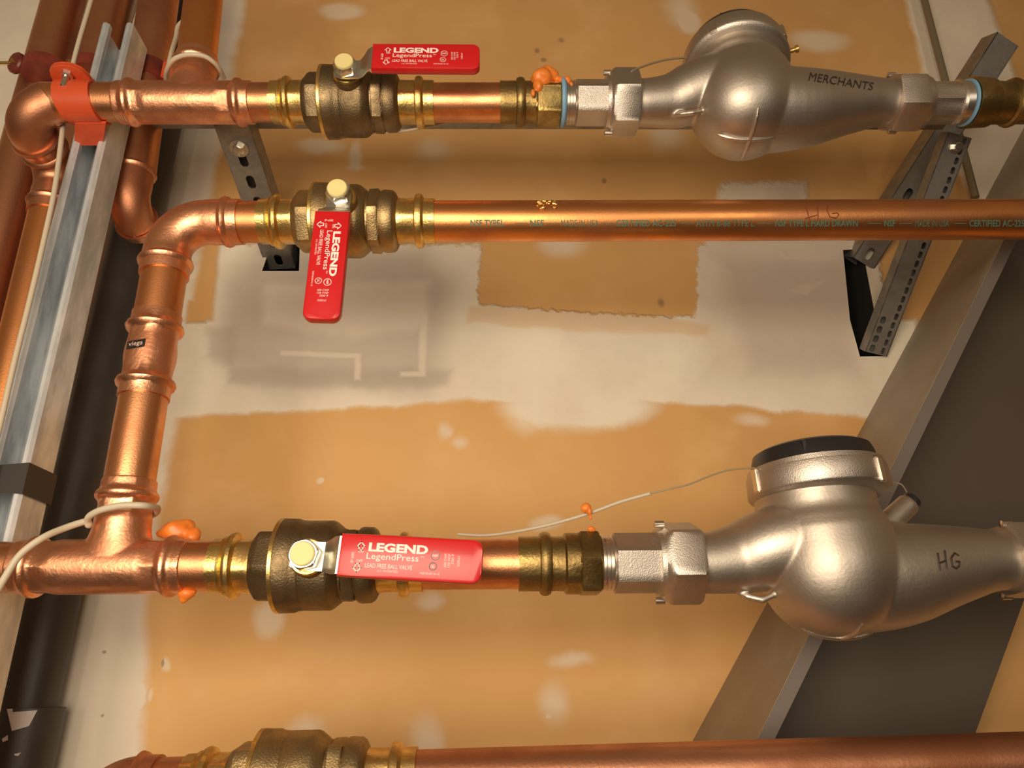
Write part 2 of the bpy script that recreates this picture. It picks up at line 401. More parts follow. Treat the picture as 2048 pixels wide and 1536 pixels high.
# painted steel stair stringer (a channel) that crosses the wall on the right
YL = .93
def wl_(y): return 1391 + (1469 - y) * (1912 - 1391) / (1469 - 505)
def nl_(y): return 1519 + (1469 - y) * (1995 - 1519) / (1469 - 505)
y0, y1 = -700, 1900
root = thing('stair_stringer', at(wl_(900), 900, WD), 'grey painted steel channel beam slanting up the right side of the wall', 'beam')
a0, a1 = at(wl_(y0), y0, WD + .002), at(wl_(y1), y1, WD + .002); b0, b1 = at(nl_(y0), y0, YL), at(nl_(y1), y1, YL)
dl = (b1 - b0).normalized(); perp = V((0, 1, 0)).cross(dl).normalized()
if perp.x < 0: perp = -perp
T = .014
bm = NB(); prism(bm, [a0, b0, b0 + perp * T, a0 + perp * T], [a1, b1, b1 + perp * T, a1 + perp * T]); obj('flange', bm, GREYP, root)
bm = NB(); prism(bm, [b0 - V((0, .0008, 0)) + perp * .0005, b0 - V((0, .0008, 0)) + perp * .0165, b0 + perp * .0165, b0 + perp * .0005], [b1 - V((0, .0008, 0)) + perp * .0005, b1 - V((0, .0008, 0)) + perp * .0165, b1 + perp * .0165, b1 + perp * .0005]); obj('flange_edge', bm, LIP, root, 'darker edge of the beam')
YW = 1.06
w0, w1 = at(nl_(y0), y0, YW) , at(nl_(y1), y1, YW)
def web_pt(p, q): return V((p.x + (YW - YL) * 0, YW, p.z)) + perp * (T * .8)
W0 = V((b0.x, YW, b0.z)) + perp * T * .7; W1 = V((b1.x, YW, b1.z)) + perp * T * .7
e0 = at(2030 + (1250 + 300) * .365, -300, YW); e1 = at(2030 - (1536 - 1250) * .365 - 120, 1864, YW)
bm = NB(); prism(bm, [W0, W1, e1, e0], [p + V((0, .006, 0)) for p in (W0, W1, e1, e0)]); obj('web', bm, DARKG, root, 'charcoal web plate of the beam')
# ---------------------------------------------------------------- ball valves
def valve(P, px0, tilt, d_kind, skew, label, bodym, stems=True, size=.2265, plabel=True):
    O = P(px0); X = P.D.copy()
    n = V((0, -math.cos(tilt), -math.sin(tilt))); n = (n - X * n.dot(X)).normalized(); up = n.cross(X).normalized()
    k = size / .226
    root = thing('ball_valve', O + X * (.113 * k), label, 'valve', 'press-fit ball valves with red levers')
    def px(s): return s / 5885.0 * k
    LE = 1330
    bm = NB()
    lathe(bm, O, X, [(px(p[0]), px(p[1])) + tuple(p[2:]) for p in [(0, 160), (0, 174, .25), (66, 176, .3), (74, 186), (88, 188), (98, 178), (104, 190), (112, 204), (130, 210), (150, 204), (160, 188), (164, 178, .5), (236, 178, .5), (262, 176), (290, 176)]], phase=.2)
    pa = obj('press_end', bm, BRASS, root)
    bm = NB()
    lathe(bm, O, X, [(px(p[0]), px(p[1])) + tuple(p[2:]) for p in [(1040, 176), (1060, 177), (1100, 178, .5), (1176, 178, .5), (1180, 190), (1188, 204), (1208, 210), (1232, 204), (1242, 190), (1250, 178, .3), (1330, 176, .2), (1330, 160)]], phase=.2)
    obj('press_end', bm, BRASS, root)
    bm = NB()
    lathe(bm, O, X, [(px(p[0]), px(p[1])) + tuple(p[2:]) for p in [(262, 150), (266, 186), (300, 236, 1), (318, 244, 1), (400, 244, 1), (402, 250, .2), (412, 262), (420, 270)]], phase=.35)
    lathe(bm, O, X, [(px(p[0]), px(p[1])) + tuple(p[2:]) for p in [(430, 150), (434, 292), (448, 295), (530, 292), (540, 286), (548, 285), (556, 282), (580, 281), (590, 276), (596, 280), (750, 280), (770, 272), (820, 232), (824, 226), (836, 226), (838, 250, 1), (902, 254, 1), (915, 246, 1), (918, 222), (926, 220), (930, 234), (950, 240), (1010, 236), (1030, 222), (1046, 190), (1050, 150)]], phase=.35)
    # boss under the stem
    lathe(bm, O + X * px(666), n, [(.02, .021), (.048 * k, .0195), (.053 * k, .0165), (.054 * k, .012)], 32)
    obj('body', bm, bodym, root)
    bm = NB(); lathe(bm, O, X, [(px(414), px(150)), (px(414), px(288)), (px(418), px(296)), (px(440), px(297)), (px(446), px(290)), (px(446), px(150))], 64); obj('body_seam_ring', bm, BRASS, root, 'bright brass rim')
    C = O + X * px(666)
    bm = NB(); lathe(bm, C, n, [(.052 * k, .010), (.052 * k, .0175), (.0545 * k, .019), (.057 * k, .0175), (.057 * k, .010)], 36); obj('gland_ring', bm, BRASS, root, 'bright brass ring under the nut')
    if d_kind == 'right': d = X
    else: d = -up
    d = Matrix.Rotation(skew, 3, n) @ d; s = n.cross(d).normalized()
    h1, h2 = .060, .080
    bm = NB()
    prof = [(-.015, h1, .011), (-.006, h1, .0145), (.010, h1, .0145), (.0185, h1 + .001, .0145), (.024, h1 + .006, .0165), (.031, h2 - .004, .0185), (.036, h2, .0185), (.048, h2, .0185), (.120, h2, .0165)]
    pv = None
    for (q, h, w) in prof:
        ring = [bm.verts.new(C + d * q + s * (w * a) + n * (h + b)) for a, b in ((-1, 0), (1, 0), (1, .0028), (-1, .0028))]
        if pv:
            for i in range(4): bm.faces.new((pv[i], pv[(i + 1) % 4], ring[(i + 1) % 4], ring[i]))
        else: bm.faces.new(ring)
        pv = ring
    bm.faces.new(pv); obj('lever', bm, NUTM, root, 'zinc plated steel lever')
    bm = NB(); lathe(bm, C, n, [(h1, .008), (h1 + .0024, .0152, 1), (h1 + .004, .0160, 1), (h1 + .0135, .0160, 1), (h1 + .0155, .0140, .3), (h1 + .0155, .005)], 48, phase=.3); nut = obj('stem_nut', bm, NUTM, root, 'zinc plated hexagon nut')
    bm = NB(); lathe(bm, C, n, [(h1 + .014, .0105), (h1 + .0152, .0122), (h1 + .0175, .0122), (h1 + .0187, .0112), (h1 + .0187, .004)], 40); obj('nut_cap', bm, YEL, nut, 'pale yellow cap')
    # grip
    g0, g1, hw, r = .038, .179, .0215, .010
    out = [(g0, -hw * .97), (g0 + .05, -hw), (g1 - r, -hw)] + [(g1 - r + r * math.sin(t), -hw + r - r * math.cos(t)) for t in [i * math.pi / 16 for i in range(1, 8)]] + [(g1, -hw + r), (g1, hw - r)]
    out += [(g1 - r + r * math.cos(t), hw - r + r * math.sin(t)) for t in [i * math.pi / 16 for i in range(1, 8)]] + [(g1 - r, hw), (g0 + .05, hw), (g0, hw * .97)]
    bm = NB(); plate(bm, C, d, s, n, out, h2 - .0055, h2 + .0075, .0034); grip = obj('handle_grip', bm, GRIP, root, 'red vinyl grip')
    bm = NB(); hz = h2 + .0078
    def tx(sx_, u0, w, v0, h, bold=0, rot=0):
        def fn(a, b):
            if rot == 0: x, y = u0 + a * w, v0 + b * h
            else: x, y = u0 + (1 - b) * w, v0 + a * h     # reading up the grip
            return C + d * x + s * y + n * hz
        put_text(bm, sx_, fn, bold)
    tx('LEGEND', .0665, .0585, .0040, .0088, .045); tx('LegendPress', .0655, .0510, -.0052, .0080, .004); tx('TM', .1180, .0035, .0005, .0018)
    tx('LEAD FREE BALL VALVE', .0650, .0460, -.0115, .0042, .004); tx('U.S. PATENTED', .0775, .0200, -.0150, .0020)
    tx('ON', .0570, .0050, .0020, .0026); tx('OFF', .0560, .0062, -.0068, .0026); tx('IP-600', .0505, .0028, -.0075, .0100, 0, 1)
    tx('600 CWP', .1415, .0024, -.0070, .0130, 0, 1); tx('150 WSP', .1450, .0024, -.0070, .0130, 0, 1); tx('250 F', .1485, .0024, -.0040, .0100, 0, 1); tx('DZR/LF', .1545, .0022, -.0055, .0100, 0, 1)
    tx('NSF/ANSI 61-G', .1190, .0190, -.0150, .0020)
    def outl(pts, w=.0005):
        for i in range(len(pts)):
            a = V((*pts[i], 0)); b = V((*pts[(i + 1) % len(pts)], 0)); e = (b - a).normalized(); q = V((-e.y, e.x, 0)) * w; a = a - e * w; b = b + e * w
            bm.faces.new([bm.verts.new(C + d * p.x + s * p.y + n * hz) for p in (a - q, b - q, b + q, a + q)])
    def arrow(u, v, sg): outl([(u + a * .0045, v + sg * b * .0045) for a, b in ((0, .9), (.9, 0), (.4, 0), (.4, -.8), (-.4, -.8), (-.4, 0), (-.9, 0))])
    arrow(.0590, .0085, 1); arrow(.0575, -.0120, -1)
    def circ(u, v, r): outl([(u + r * math.cos(t), v + r * math.sin(t)) for t in [i * math.pi / 10 for i in range(20)]], .00045)
    circ(.1325, .0035, .0042); circ(.1310, -.0070, .0036); tx('NSF', .1298, .0054, .0022, .0026, .02); tx('UL', .1292, .0036, -.0084, .0028, .02)
    obj('printed_lettering', bm, WHITE, grip, 'white print')
    return root
valve(TOP, 546, math.radians(1), 'right', math.radians(-.5), 'dark bronze ball valve on the topmost copper pipe, red lever pointing right along the pipe', BRONZE)
valve(MID, 523, math.radians(3), 'down', math.radians(-2), 'tan brass ball valve on the second pipe, red lever hanging straight down', BRONZEL)
valve(BOT, 428, math.radians(0), 'right', math.radians(-3.5), 'dark bronze ball valve with red lever, on the copper pipe leading to the lower meter', BRONZE)
valve(LOW, 368, math.radians(30), 'down', 0, 'grey-brown ball valve cut off by the lower edge, on the lowest copper pipe', BRONZEL)
# ---------------------------------------------------------------- copper pipes and fittings
VX = line(330, 540, 261, 940)
def vert(y): return at(330 + (y - 540) * (248 - 330) / (1030 - 540), y, YP)
pipe(TOP(500), TOP(552), 'short copper pipe between the top tee and the top ball valve')
pipe(TOP(90), TOP(250), 'short copper pipe passing through the orange clamp at top left')
pipe(TOP(850), TOP(1010), 'short copper pipe between the top valve and its brass adapter')
pipe(MID(476), MID(530), 'short copper pipe between the elbow and the middle ball valve', COPPERL)
p_mid = pipe(MID(860), MID(2300), 'long orange copper pipe with green print running to the right edge', COPPERL)
pipe(BOT(365), BOT(436), 'short copper pipe between the lower tee and its ball valve')
pipe(BOT(836), BOT(1045), 'copper pipe behind the red lever, left of the lower brass adapter')
pipe(BOT(-260), BOT(50), 'copper pipe entering the lower tee from the left edge')
pipe(LOW(300), LOW(376), 'short copper pipe between elbow and valve at the lower edge', COPPERO)
pipe(LOW(810), LOW(2300), 'lowest copper pipe running along the bottom edge to the right', COPPERO)
pipe(vert(548), vert(640), 'short upright copper pipe between the elbow and the coupling', COPPERL)
pipe(vert(790), vert(970), 'upright copper pipe between the coupling and the lower tee')
def tee(P, pl, pr, C, Bdir, BL, label, grp='copper press tees'):
    A = P(pl); B = P(pr); L = (B - A).length; root = thing('pipe_tee', (A + B) / 2, label, 'pipe fitting')
    bm = NB(); lathe(bm, A, B - A, press() + rev(press(), L), phase=.4)
    h = BL; br = rev(press(), h); X_ = P.D; Bn = V(Bdir).normalized(); Lt = Bn.cross(X_).normalized()
    rings = []
    for i in range(9):
        hh = R0 * (.3 + 1.35 * i / 8); fl = max(0, (R0 * 1.75 - hh) / R0); rx_ = R0 * (1.085 + .30 * fl * fl); ry_ = R0 * 1.07
        rings.append([bm.verts.new(C + Bn * hh + X_ * rx_ * math.cos(t) + Lt * ry_ * math.sin(t)) for t in [2 * math.pi * k / 48 for k in range(48)]])
    for a_, b_ in zip(rings, rings[1:]):
        for k in range(48): bm.faces.new((a_[k], a_[(k + 1) % 48], b_[(k + 1) % 48], b_[k]))
    bm.faces.new(rings[0]); bm.faces.new(rings[-1])
    lathe(bm, C, Bdir, [(R0 * 1.3, R0 * .6), (R0 * 1.3, R0 * 1.07)] + [q for q in br if q[0] > R0 * 1.6], phase=.4)
    # one continuous casting: the two tubes are fused
    o = obj('fitting_body', bm, COPPERF, root); remesh(o, .0013, 3, .5); return root
Bd = (at(405, 50, YP) - at(388, 205, YP)).normalized()
tee(TOP, 238, 506, TOP(384), Bd, .083, 'copper tee on the top pipe, branch pointing up')
pipe(TOP(384) + Bd * .075, TOP(384) + Bd * .34, 'orange-brown upright copper pipe rising from the top tee', COPPERL)
Cb = BOT(232); Vd = (vert(700) - Cb).normalized()
tee(BOT, 38, 377, Cb, Vd, (vert(962) - Cb).length, 'copper tee at lower left, branch rising to the coupling')
def elbow(A, C, B, label, r=.05, m=COPPERF, name='pipe_elbow'):
    pts, i0, i1 = arc_path(A, C, B, r); root = thing(name, C, label, 'pipe fitting')
    A, C, B = V(A), V(C), V(B)
    def leg(S_, E):
        Ls = (E - S_).length; d = (E - S_).normalized()
        pr = [q for q in press(L=min(.045, Ls * .9)) if q[0] < Ls]
        return [(S_ + d * q[0], q[1]) for q in pr]
    a = leg(A, pts[i0]); b = leg(B, pts[i1]); mid = [(p, R0 * 1.07) for p in pts[i0:i1 + 1]]
    al = a + mid + b[::-1]
    P_ = [p + V((0, 0, 0)) for p, _ in al]
    for i in range(1, len(P_)):
        if (P_[i] - P_[i - 1]).length < 1e-7:
            P_[i] = P_[i] + ((P_[min(i + 1, len(P_) - 1)] - P_[i]).normalized() if i + 1 < len(P_) and (P_[i + 1] - P_[i]).length > 1e-7 else (P_[i] - P_[i - 2]).normalized()) * 1e-5
    bm = NB(); sweep(bm, P_, [q for _, q in al], 48); obj('fitting_body', bm, m, root); return root
corner = at(343, 446, YP)
elbow(vert(552), V((vert(552) + (vert(552) - vert(800)).normalized() * 0) ) * 0 + corner, MID(484), 'copper elbow joining the upright pipe to the middle pipe', .046)
# coupling with its black mark
A = vert(632); B = vert(797); L = (B - A).length
root = thing('pipe_coupling', (A + B) / 2, 'upright copper coupling with a small black label, below the elbow', 'pipe fitting')
bm = NB(); lathe(bm, A, B - A, press(L=.05) + rev(press(L=.05), L), phase=.4); cpl = obj('fitting_body', bm, COPPERF, root)
bv = bvh_of(cpl)
def quadmap(bv, q, off=.0006):
    # q: photo corners  lower-left, lower-right, upper-right, upper-left
    def fn(u, v):
        x = (q[0][0] * (1 - u) + q[1][0] * u) * (1 - v) + (q[3][0] * (1 - u) + q[2][0] * u) * v
        y = (q[0][1] * (1 - u) + q[1][1] * u) * (1 - v) + (q[3][1] * (1 - u) + q[2][1] * u) * v
        return hit(bv, x, y, off) or at(x, y, YP)
    return fn
def patch(bm, fn, nu=10, nv=4):
    g = [[bm.verts.new(fn(i / nu, j / nv)) for j in range(nv + 1)] for i in range(nu + 1)]
    for i in range(nu):
        for j in range(nv): bm.faces.new((g[i][j], g[i + 1][j], g[i + 1][j + 1], g[i][j + 1]))
bm = NB(); patch(bm, quadmap(bv, [(253, 699), (289, 693), (292, 677), (256, 683)], .0005)); lb = obj('black_label', bm, BLACKP, root, 'black label with pale letters')
bm = NB(); put_text(bm, 'viega', quadmap(bv, [(258, 696), (285, 692), (287, 681), (259, 685)], .0011), .01); obj('label_lettering', bm, mat('pale_print', (.62, .42, .34), 0, .6), lb)
# elbow at top left, turning back to the wall
E2 = at(120, 336, .93); AX = V((E2.x, YP, E2.z))
elbow(TOP(104), AX, V((E2.x, .884, E2.z)), 'copper elbow at top left turning from the top pipe back to the wall', .036, COPPERO)
E3 = at(30, 730, .93); de = (E3 - E2).normalized()
elbow(V((E2.x, .872, E2.z)), E2, E2 + de * .085, 'darker copper elbow behind the first one, turning down', .040, COPPERO)
pipe(E2 + de * .075, E2 + de * 1.1, 'bright copper pipe running down from the elbow just left of the galvanised rail', COPPERL)
# elbow cut off at the lower edge
elbow(LOW(314), LOW(205), LOW(205) + V((-.02, .02, -.12)), 'copper elbow at the lower edge, left of the lowest valve', .040, COPPERO)
# upright pipes on the left, behind the rail
def upr(x0, y0_, x1, y1_, Y, R, m, label):
    A = at(x0, y0_, Y); B = at(x1, y1_, Y); D_ = B - A
    return pipe(A - D_ * .8, A + D_ * 1.8, label, m, R)
upr(128, 0, 26, 380, 1.03, .0345, COPPERO, 'upright copper pipe nearest the left edge')
upr(226, 0, 131, 380, 1.03, .034, COPPERO, 'upright copper pipe behind the upper end of the galvanised rail')
A3 = at(318, 0, .955); B3 = at(267, 350, .955); d3 = (B3 - A3)
pipe(A3 - d3 * .8, B3, 'dark upright copper pipe right of the galvanised rail', COPPERO, .0315)
o = elbow(B3 - d3 * .06, at(254, 418, .955), at(254, 418, .955) + V((0, .050, 0)), 'dark copper elbow at the foot of the upright pipe right of the rail', .032, COPPERO)
A4 = at(285, 400, 1.092); B4 = at(105, 1190, 1.092); d4 = B4 - A4
root = thing('black_iron_pipe', B4, 'thick black iron pipe running upright behind the galvanised rail', 'pipe')
bm = NB(); L4 = d4.length; lathe(bm, A4 - d4 * .8, d4, [(0, .03), (0, .0365), (L4 * 3, .0365), (L4 * 3, .03)], 56); bp_ = obj('pipe_body', bm, BLACKPIPE, root)
c0 = at(64, 1415, 1.092); cd = d4.normalized()
bm = NB(); lathe(bm, c0, cd, [(0, .036), (0, .0405), (.12, .0405), (.12, .036)], 56); cl_ = obj('coupling_sleeve', bm, BLACKPIPE, root)
bv = bvh_of(cl_)
bm = NB()
for pts in ([(14, 1418), (78, 1414), (58, 1452), (24, 1462)], [(4, 1478), (16, 1470), (16, 1480), (6, 1484)], [(28, 1508), (42, 1505), (36, 1512), (30, 1511)]):
    patch(bm, quadmap(bv, [pts[3], pts[2], pts[1], pts[0]], .0004), 6, 6)
obj('white_spots', bm, mat('spot_white', (.75, .72, .72), 0, .6), cl_, 'white spots on the sleeve')  # white spots laid over the front of the sleeve
# ---------------------------------------------------------------- brass adapters, nipples, unions
def adapter(P, a, b, hexs, label, m=BRASSD, Rk=1., tape=None):
    A = P(a); L = (P(b) - A).length; root = thing('brass_adapter', (A + P(b)) / 2, label, 'pipe fitting')
    h0, h1 = hexs
    bm = NB()
    pr = [(0, R0), (0, R0 * 1.10, .1), (.0225, R0 * 1.10, .1), (.0235, R0 * 1.2), (.027, R0 * 1.27), (.031, R0 * 1.27), (.0345, R0 * 1.2), (.0355, R0 * 1.09), (.04, R0 * 1.08), (h0 * L, R0 * 1.10), (h0 * L + .002, R0 * 1.22 * Rk), (h1 * L - .002, R0 * 1.22 * Rk), (h1 * L, R0 * 1.34 * Rk, 1), (h1 * L + .001, R0 * 1.38 * Rk, 1), (L - .002, R0 * 1.38 * Rk, 1), (L, R0 * 1.30 * Rk, .8), (L, R0 * .9)]
    lathe(bm, A, P.D, pr, phase=.55); obj('fitting_body', bm, m, root)
    if tape:
        bm = NB(); lathe(bm, P(b), P.D, [(-.0005, R0), (-.0005, R0 * 1.27), (.0035, R0 * 1.28), (.0060, R0 * 1.20), (.0065, R0)], 48); obj('thread_tape', bm, BLUE, root, 'blue thread tape')
    return root
adapter(TOP, 1000, 1121, (.56, .60), 'tarnished brass adapter right of the top valve with orange putty on it', Rk=.93, tape=True)
adapter(BOT, 1037, 1197, (.56, .76), 'tarnished brass adapter on the lower line, joined to steel threads')
def nipple(P, a, b, label, R=.0295, ph=.6):
    A = P(a); L = (P(b) - A).length; root = thing('steel_nipple', (A + P(b)) / 2, label, 'pipe fitting')
    bm = NB(); n_ = 4; tl = .016; pr = [(0, R * .8)]
    for i in range(n_):
        pr += [(tl * i / n_, R * .985), (tl * (i + .5) / n_, R * 1.05), (tl * (i + .95) / n_, R * .985)]
    lathe(bm, A, P.D, pr + [(tl, R * .9)], 48); obj('thread', bm, STEELB, root, 'machined thread')
    bm = NB(); lathe(bm, A, P.D, [(tl - .001, R * .9), (tl, R * 1.07, 1), (tl + .0015, R * 1.13, 1), (L - .001, R * 1.13, 1), (L, R, 1)], 48, phase=ph); obj('hexagonal_body', bm, STEEL, root)
    return root
nipple(TOP, 1128, 1219, 'hexagonal steel nipple left of the upper meter, after blue tape', ph=math.radians(33))
nipple(BOT, 1197, 1326, 'hexagonal steel nipple with exposed thread left of the lower meter', ph=math.radians(47))
def union_nut(P, a, b, label, R=.044, left=True, ph=.5):
    A = P(a); L = (P(b) - A).length; root = thing('union_nut', (A + P(b)) / 2, label, 'pipe fitting')
    bm = NB(); pr = [(0, .028), (0, .036), (L * .10, .037), (L * .16, R * .93, .6), (L * .24, R, 1), (L * .30, R * 1.02, 1), (L * .92, R * 1.02, 1), (L, R * .95, .8), (L, .028)]
    if not left: pr = rev(pr, L)
    lathe(bm, A, P.D, pr, 60, phase=math.radians(ph)); obj('nut_body', bm, STEEL, root)
    for th in (1.2, -2.0):
        bm = NB(); u = V((0, -math.cos(th), math.sin(th))) * R * .93
        lathe(bm, A + P.D * (L * .02) + u, P.D, [(-.003, .001), (-.002, .004), (L * .18, .004), (L * .2, .001)], 12)
        obj('seal_lug', bm, STEELB, root)
    return root
union_nut(TOP, 1210, 1274, 'hexagonal steel union nut at the left end of the upper meter', .0465, True, 17)
union_nut(TOP, 1778, 1846, 'hexagonal steel union nut at the right end of the upper meter', .0435, False, 47)
union_nut(BOT, 1312, 1396, 'large hexagonal steel union nut at the left end of the lower meter', .0455, True, 8)
union_nut(BOT, 2006, 2090, 'steel union nut at the right edge, end of the lower meter', .0435, False, 30)
pipe(BOT(2084), BOT(2420), 'copper pipe continuing to the right of the lower meter', COPPER)
# right end of the top run
A = TOP(1842); root = thing('steel_nipple', TOP(1880), 'hexagonal steel nipple right of the upper meter', 'pipe fitting')
L = (TOP(1922) - A).length
bm = NB(); lathe(bm, A, TOP.D, [(0, .028), (0, .0305, 1), (L * .80, .0305, 1), (L * .82, .029), (L * .82, .02)], 48, hexn=8, phase=.28); obj('hexagonal_body', bm, STEEL, root)
bm = NB(); lathe(bm, A, TOP.D, [(L * .80, .028), (L * .80, .031), (L * .86, .0325), (L * .90, .029), (L * 1.05, .0305), (L * 1.07, .028)], 48); obj('thread', bm, STEELB, root)
bm = NB(); lathe(bm, A, TOP.D, [(L * 1.07, .028), (L * 1.07, .0325), (L * 1.13, .033), (L * 1.13, .028)], 48); obj('thread_tape', bm, BLUE, root, 'blue thread tape')
A = TOP(1934); L = .19
root = thing('brass_adapter', TOP(1990), 'dark brass adapter at the right end of the top line', 'pipe fitting')
bm = NB(); lathe(bm, A, TOP.D, [(0, .027), (0, .036), (.008, .0365, .3), (.03, .034), (.038, .030), (.058, .0295), (.060, .033), (.064, .0345), (.068, .033), (.070, .0295), (L, .0295), (L, .02)], 48); obj('fitting_body', bm, BRASSD, root)
pipe(TOP(2046), TOP(2300), 'copper pipe leaving the picture at top right', COPPERO)
# ---------------------------------------------------------------- water meters
def meter(P, xl, xr, xc, label, lugs, turn=0., port=False, lean=0., tip=0., cx=0., zc=.078):
    A = P(xl); B = P(xr); C = P(xc); X = P.D; Z = V((0, 0, 1)); Z = (Z - X * Z.x - X * 0).normalized(); Z = (V((0, 0, 1)) - X * X.z).normalized(); Yv = Z.cross(X); Rt = Matrix.Rotation(-tip, 3, X); Z = Rt @ Z; Yv = Rt @ Yv
    ZZ = (Matrix.Rotation(lean, 3, 'Y') @ Z); CC = C + X * cx
    root = thing('water_meter', C, label, 'water meter', None)
    def q(x, z, y=0): return C + X * x + Z * z + Yv * y
    la = (A - C).length; lb_ = (B - C).length
    bm = NB()
    # chamber
    prof = []
    for i in range(17):
        t = -math.pi / 2 + i * (math.pi * .53) / 16; prof.append((-.002 + .0775 * math.sin(t), .0755 * math.cos(t) ** .82 if math.cos(t) > 0 else 0))
    prof = [(p[0], max(p[1], .002)) for p in prof] + [(.030, .0735), (.042, .070), (.050, .0665), (.056, .0655), (.088, .0655)]
    lathe(bm, C, ZZ, prof, 72)
    sweep(bm, smooth_path([q(-la, 0), q(-la * .86, .0), q(-la * .62, .006), q(-la * .36, .017, -.012), q(-.012, .024, -.020)], 5), [.0325, .0325, .0327, .033, .0333, .0337, .0345, .0355, .0365, .038, .0395, .0405, .0415, .042, .0425, .043, .0435, .044, .0445, .045, .045], 48)
    sweep(bm, smooth_path([q(lb_, 0), q(lb_ * .85, 0), q(lb_ * .6, -.006), q(lb_ * .35, -.014), q(0.01, -.018)], 5), [.0325, .0325, .0327, .0335, .0345, .036, .038, .040, .0422, .0445, .0468, .049, .051, .053, .0545, .056, .0575, .0585, .059, .0595, .060], 48)
    # spiral rib between inlet and chamber
    # small cast fin where the chamber meets the inlet
    sweep(bm, [q(-.108, -.0325, -.003), q(-.097, -.037, -.009), q(-.082, -.042, -.015), q(-.062, -.034, -.014)], [.0008, .0042, .0042, .003], 12)
    if port:
        sweep(bm, [q(.066, .030, .012), q(.117, .069, .016)], [.0145, .0125], 28)
    body = obj('meter_body', bm, CAST, root); remesh(body, .0016, 12, .5)
    # raised cross under the chamber
    bm = NB()
    for ang in (turn, turn + math.pi / 2):
        pts = []
        for i in range(13):
            t = -1 + 2 * i / 12; rr = .043 * t; px_, py_ = math.cos(ang) * rr, math.sin(ang) * rr
            cq = (abs(rr) / .0755) ** (1 / .82); z = -.002 - .0775 * math.sqrt(max(0, 1 - cq * cq)) - .0004
            pts.append(C + X * px_ + Yv * py_ + ZZ * z)
        sweep(bm, pts, [.0012] + [.0031] * 11 + [.0012], 10)
    obj('cross_rib', bm, STEEL, root)
    bm = NB(); lathe(bm, CC, ZZ, [(zc - .001, .060), (zc, .0715), (zc + .0035, .0765), (zc + .006, .0780), (zc + .027, .0770), (zc + .029, .0765), (zc + .0295, .0750), (zc + .0350, .0745), (zc + .036, .068), (zc + .036, .05)], 80); col = obj('collar_ring', bm, STEEL, root)
    for th in lugs:
        bm = NB(); u = X * math.cos(th) - Yv * math.sin(th); w = ZZ.cross(u)
        box(bm, CC + ZZ * (zc + .0165) + u * .0775, w * .0052, u * .0022, ZZ * .0135)
        bmesh.ops.bevel(bm, geom=bm.edges[:], offset=.0012, segments=2, affect='EDGES', clamp_overlap=True)
        obj('collar_lug', bm, STEELB, col)
    bm = NB(); lathe(bm, CC, ZZ, [(zc + .034, .060), (zc + .036, .0695), (zc + .046, .0680), (zc + .0535, .0655), (zc + .0565, .060), (zc + .0565, .02)], 72)
    u = -Yv; box(bm, CC + ZZ * (zc + .045) - Yv * .067 * math.cos(.5) - X * .067 * math.sin(.5), X * .002, Yv * .002, ZZ * .006)
    obj('register_lid', bm, BLACKP, root, 'black plastic lid')
    if port:
        bm = NB(); dd = (q(.117, .069, .016) - q(.066, .030, .012)).normalized(); lathe(bm, q(.117, .069, .016), dd, [(-.002, .006), (-.001, .0105), (.006, .0105), (.007, .008)], 24); obj('port_cap', bm, BLACKP, root, 'black port cap')
        bm = NB(); sweep(bm, smooth_path([q(.079, .098, -.005), q(.095, .096, .02), q(.108, .090, .01), q(.117, .080, .016)]), .0009, 6); obj('seal_wire', bm, WIRE, root)
    else:
        bm = NB(); u = X * math.cos(.35) - Yv * math.sin(.35)
        lathe(bm, CC + ZZ * (zc + .010) + u * .077, u, [(0, .0035), (.009, .0035), (.009, .0055), (.013, .0055), (.014, .003)], 16); obj('lock_screw', bm, BRASS, root, 'small brass screw')
        bm = NB(); lathe(bm, q(.092, .041, .006), (Z + X * .2), [(-.004, .006), (.003, .0055), (.005, .004), (.0055, .001)], 16); obj('small_boss', bm, STEEL, root)
    return root, body
m1, body1 = meter(TOP, 1270, 1782, 1485, 'cast stainless water meter on the top line, cross on its rounded underside', (2.25, .75, 3.6, 5.2), 0., False, tip=math.radians(11), lean=math.radians(4), cx=0, zc=.074)
m2, body2 = meter(BOT, 1392, 2012, 1652, 'cast stainless water meter on the lower line with flat black lid and marker letters', (2.93, .98, -1.1), .12, True, cx=.007, zc=.071, lean=math.radians(-2))
bv1 = bvh_of(body1); bv2 = bvh_of(body2)
def strokes(bm, bv, lines, r, off=.0003):
    for ln in lines:
        pts = []
        for i in range(len(ln) - 1):
            for k in range(4):
                t = k / 4; h = hit(bv, ln[i][0] * (1 - t) + ln[i + 1][0] * t, ln[i][1] * (1 - t) + ln[i + 1][1] * t, off)
                if h: pts.append(h)
        h = hit(bv, *ln[-1], off)
        if h: pts.append(h)
        if len(pts) > 1: sweep(bm, pts, r, 6)
bm = NB(); strokes(bm, bv2, [[(1875, 1106), (1880, 1141)], [(1889, 1101), (1893, 1137)], [(1877, 1127), (1892, 1121)], [(1917, 1111), (1909, 1106), (1902, 1116), (1904, 1132), (1912, 1137), (1918, 1132), (1919, 1123), (1911, 1123)]], .0010)
obj('marker_letters', bm, INK, m2, 'HG in black marker')
bm = NB(); put_text(bm, 'MERCHANTS', quadmap(bv1, [(1616, 161), (1744, 181), (1748, 166), (1620, 145)], .0007), 0)
obj('marker_letters', bm, INK, m1, 'black marker word')
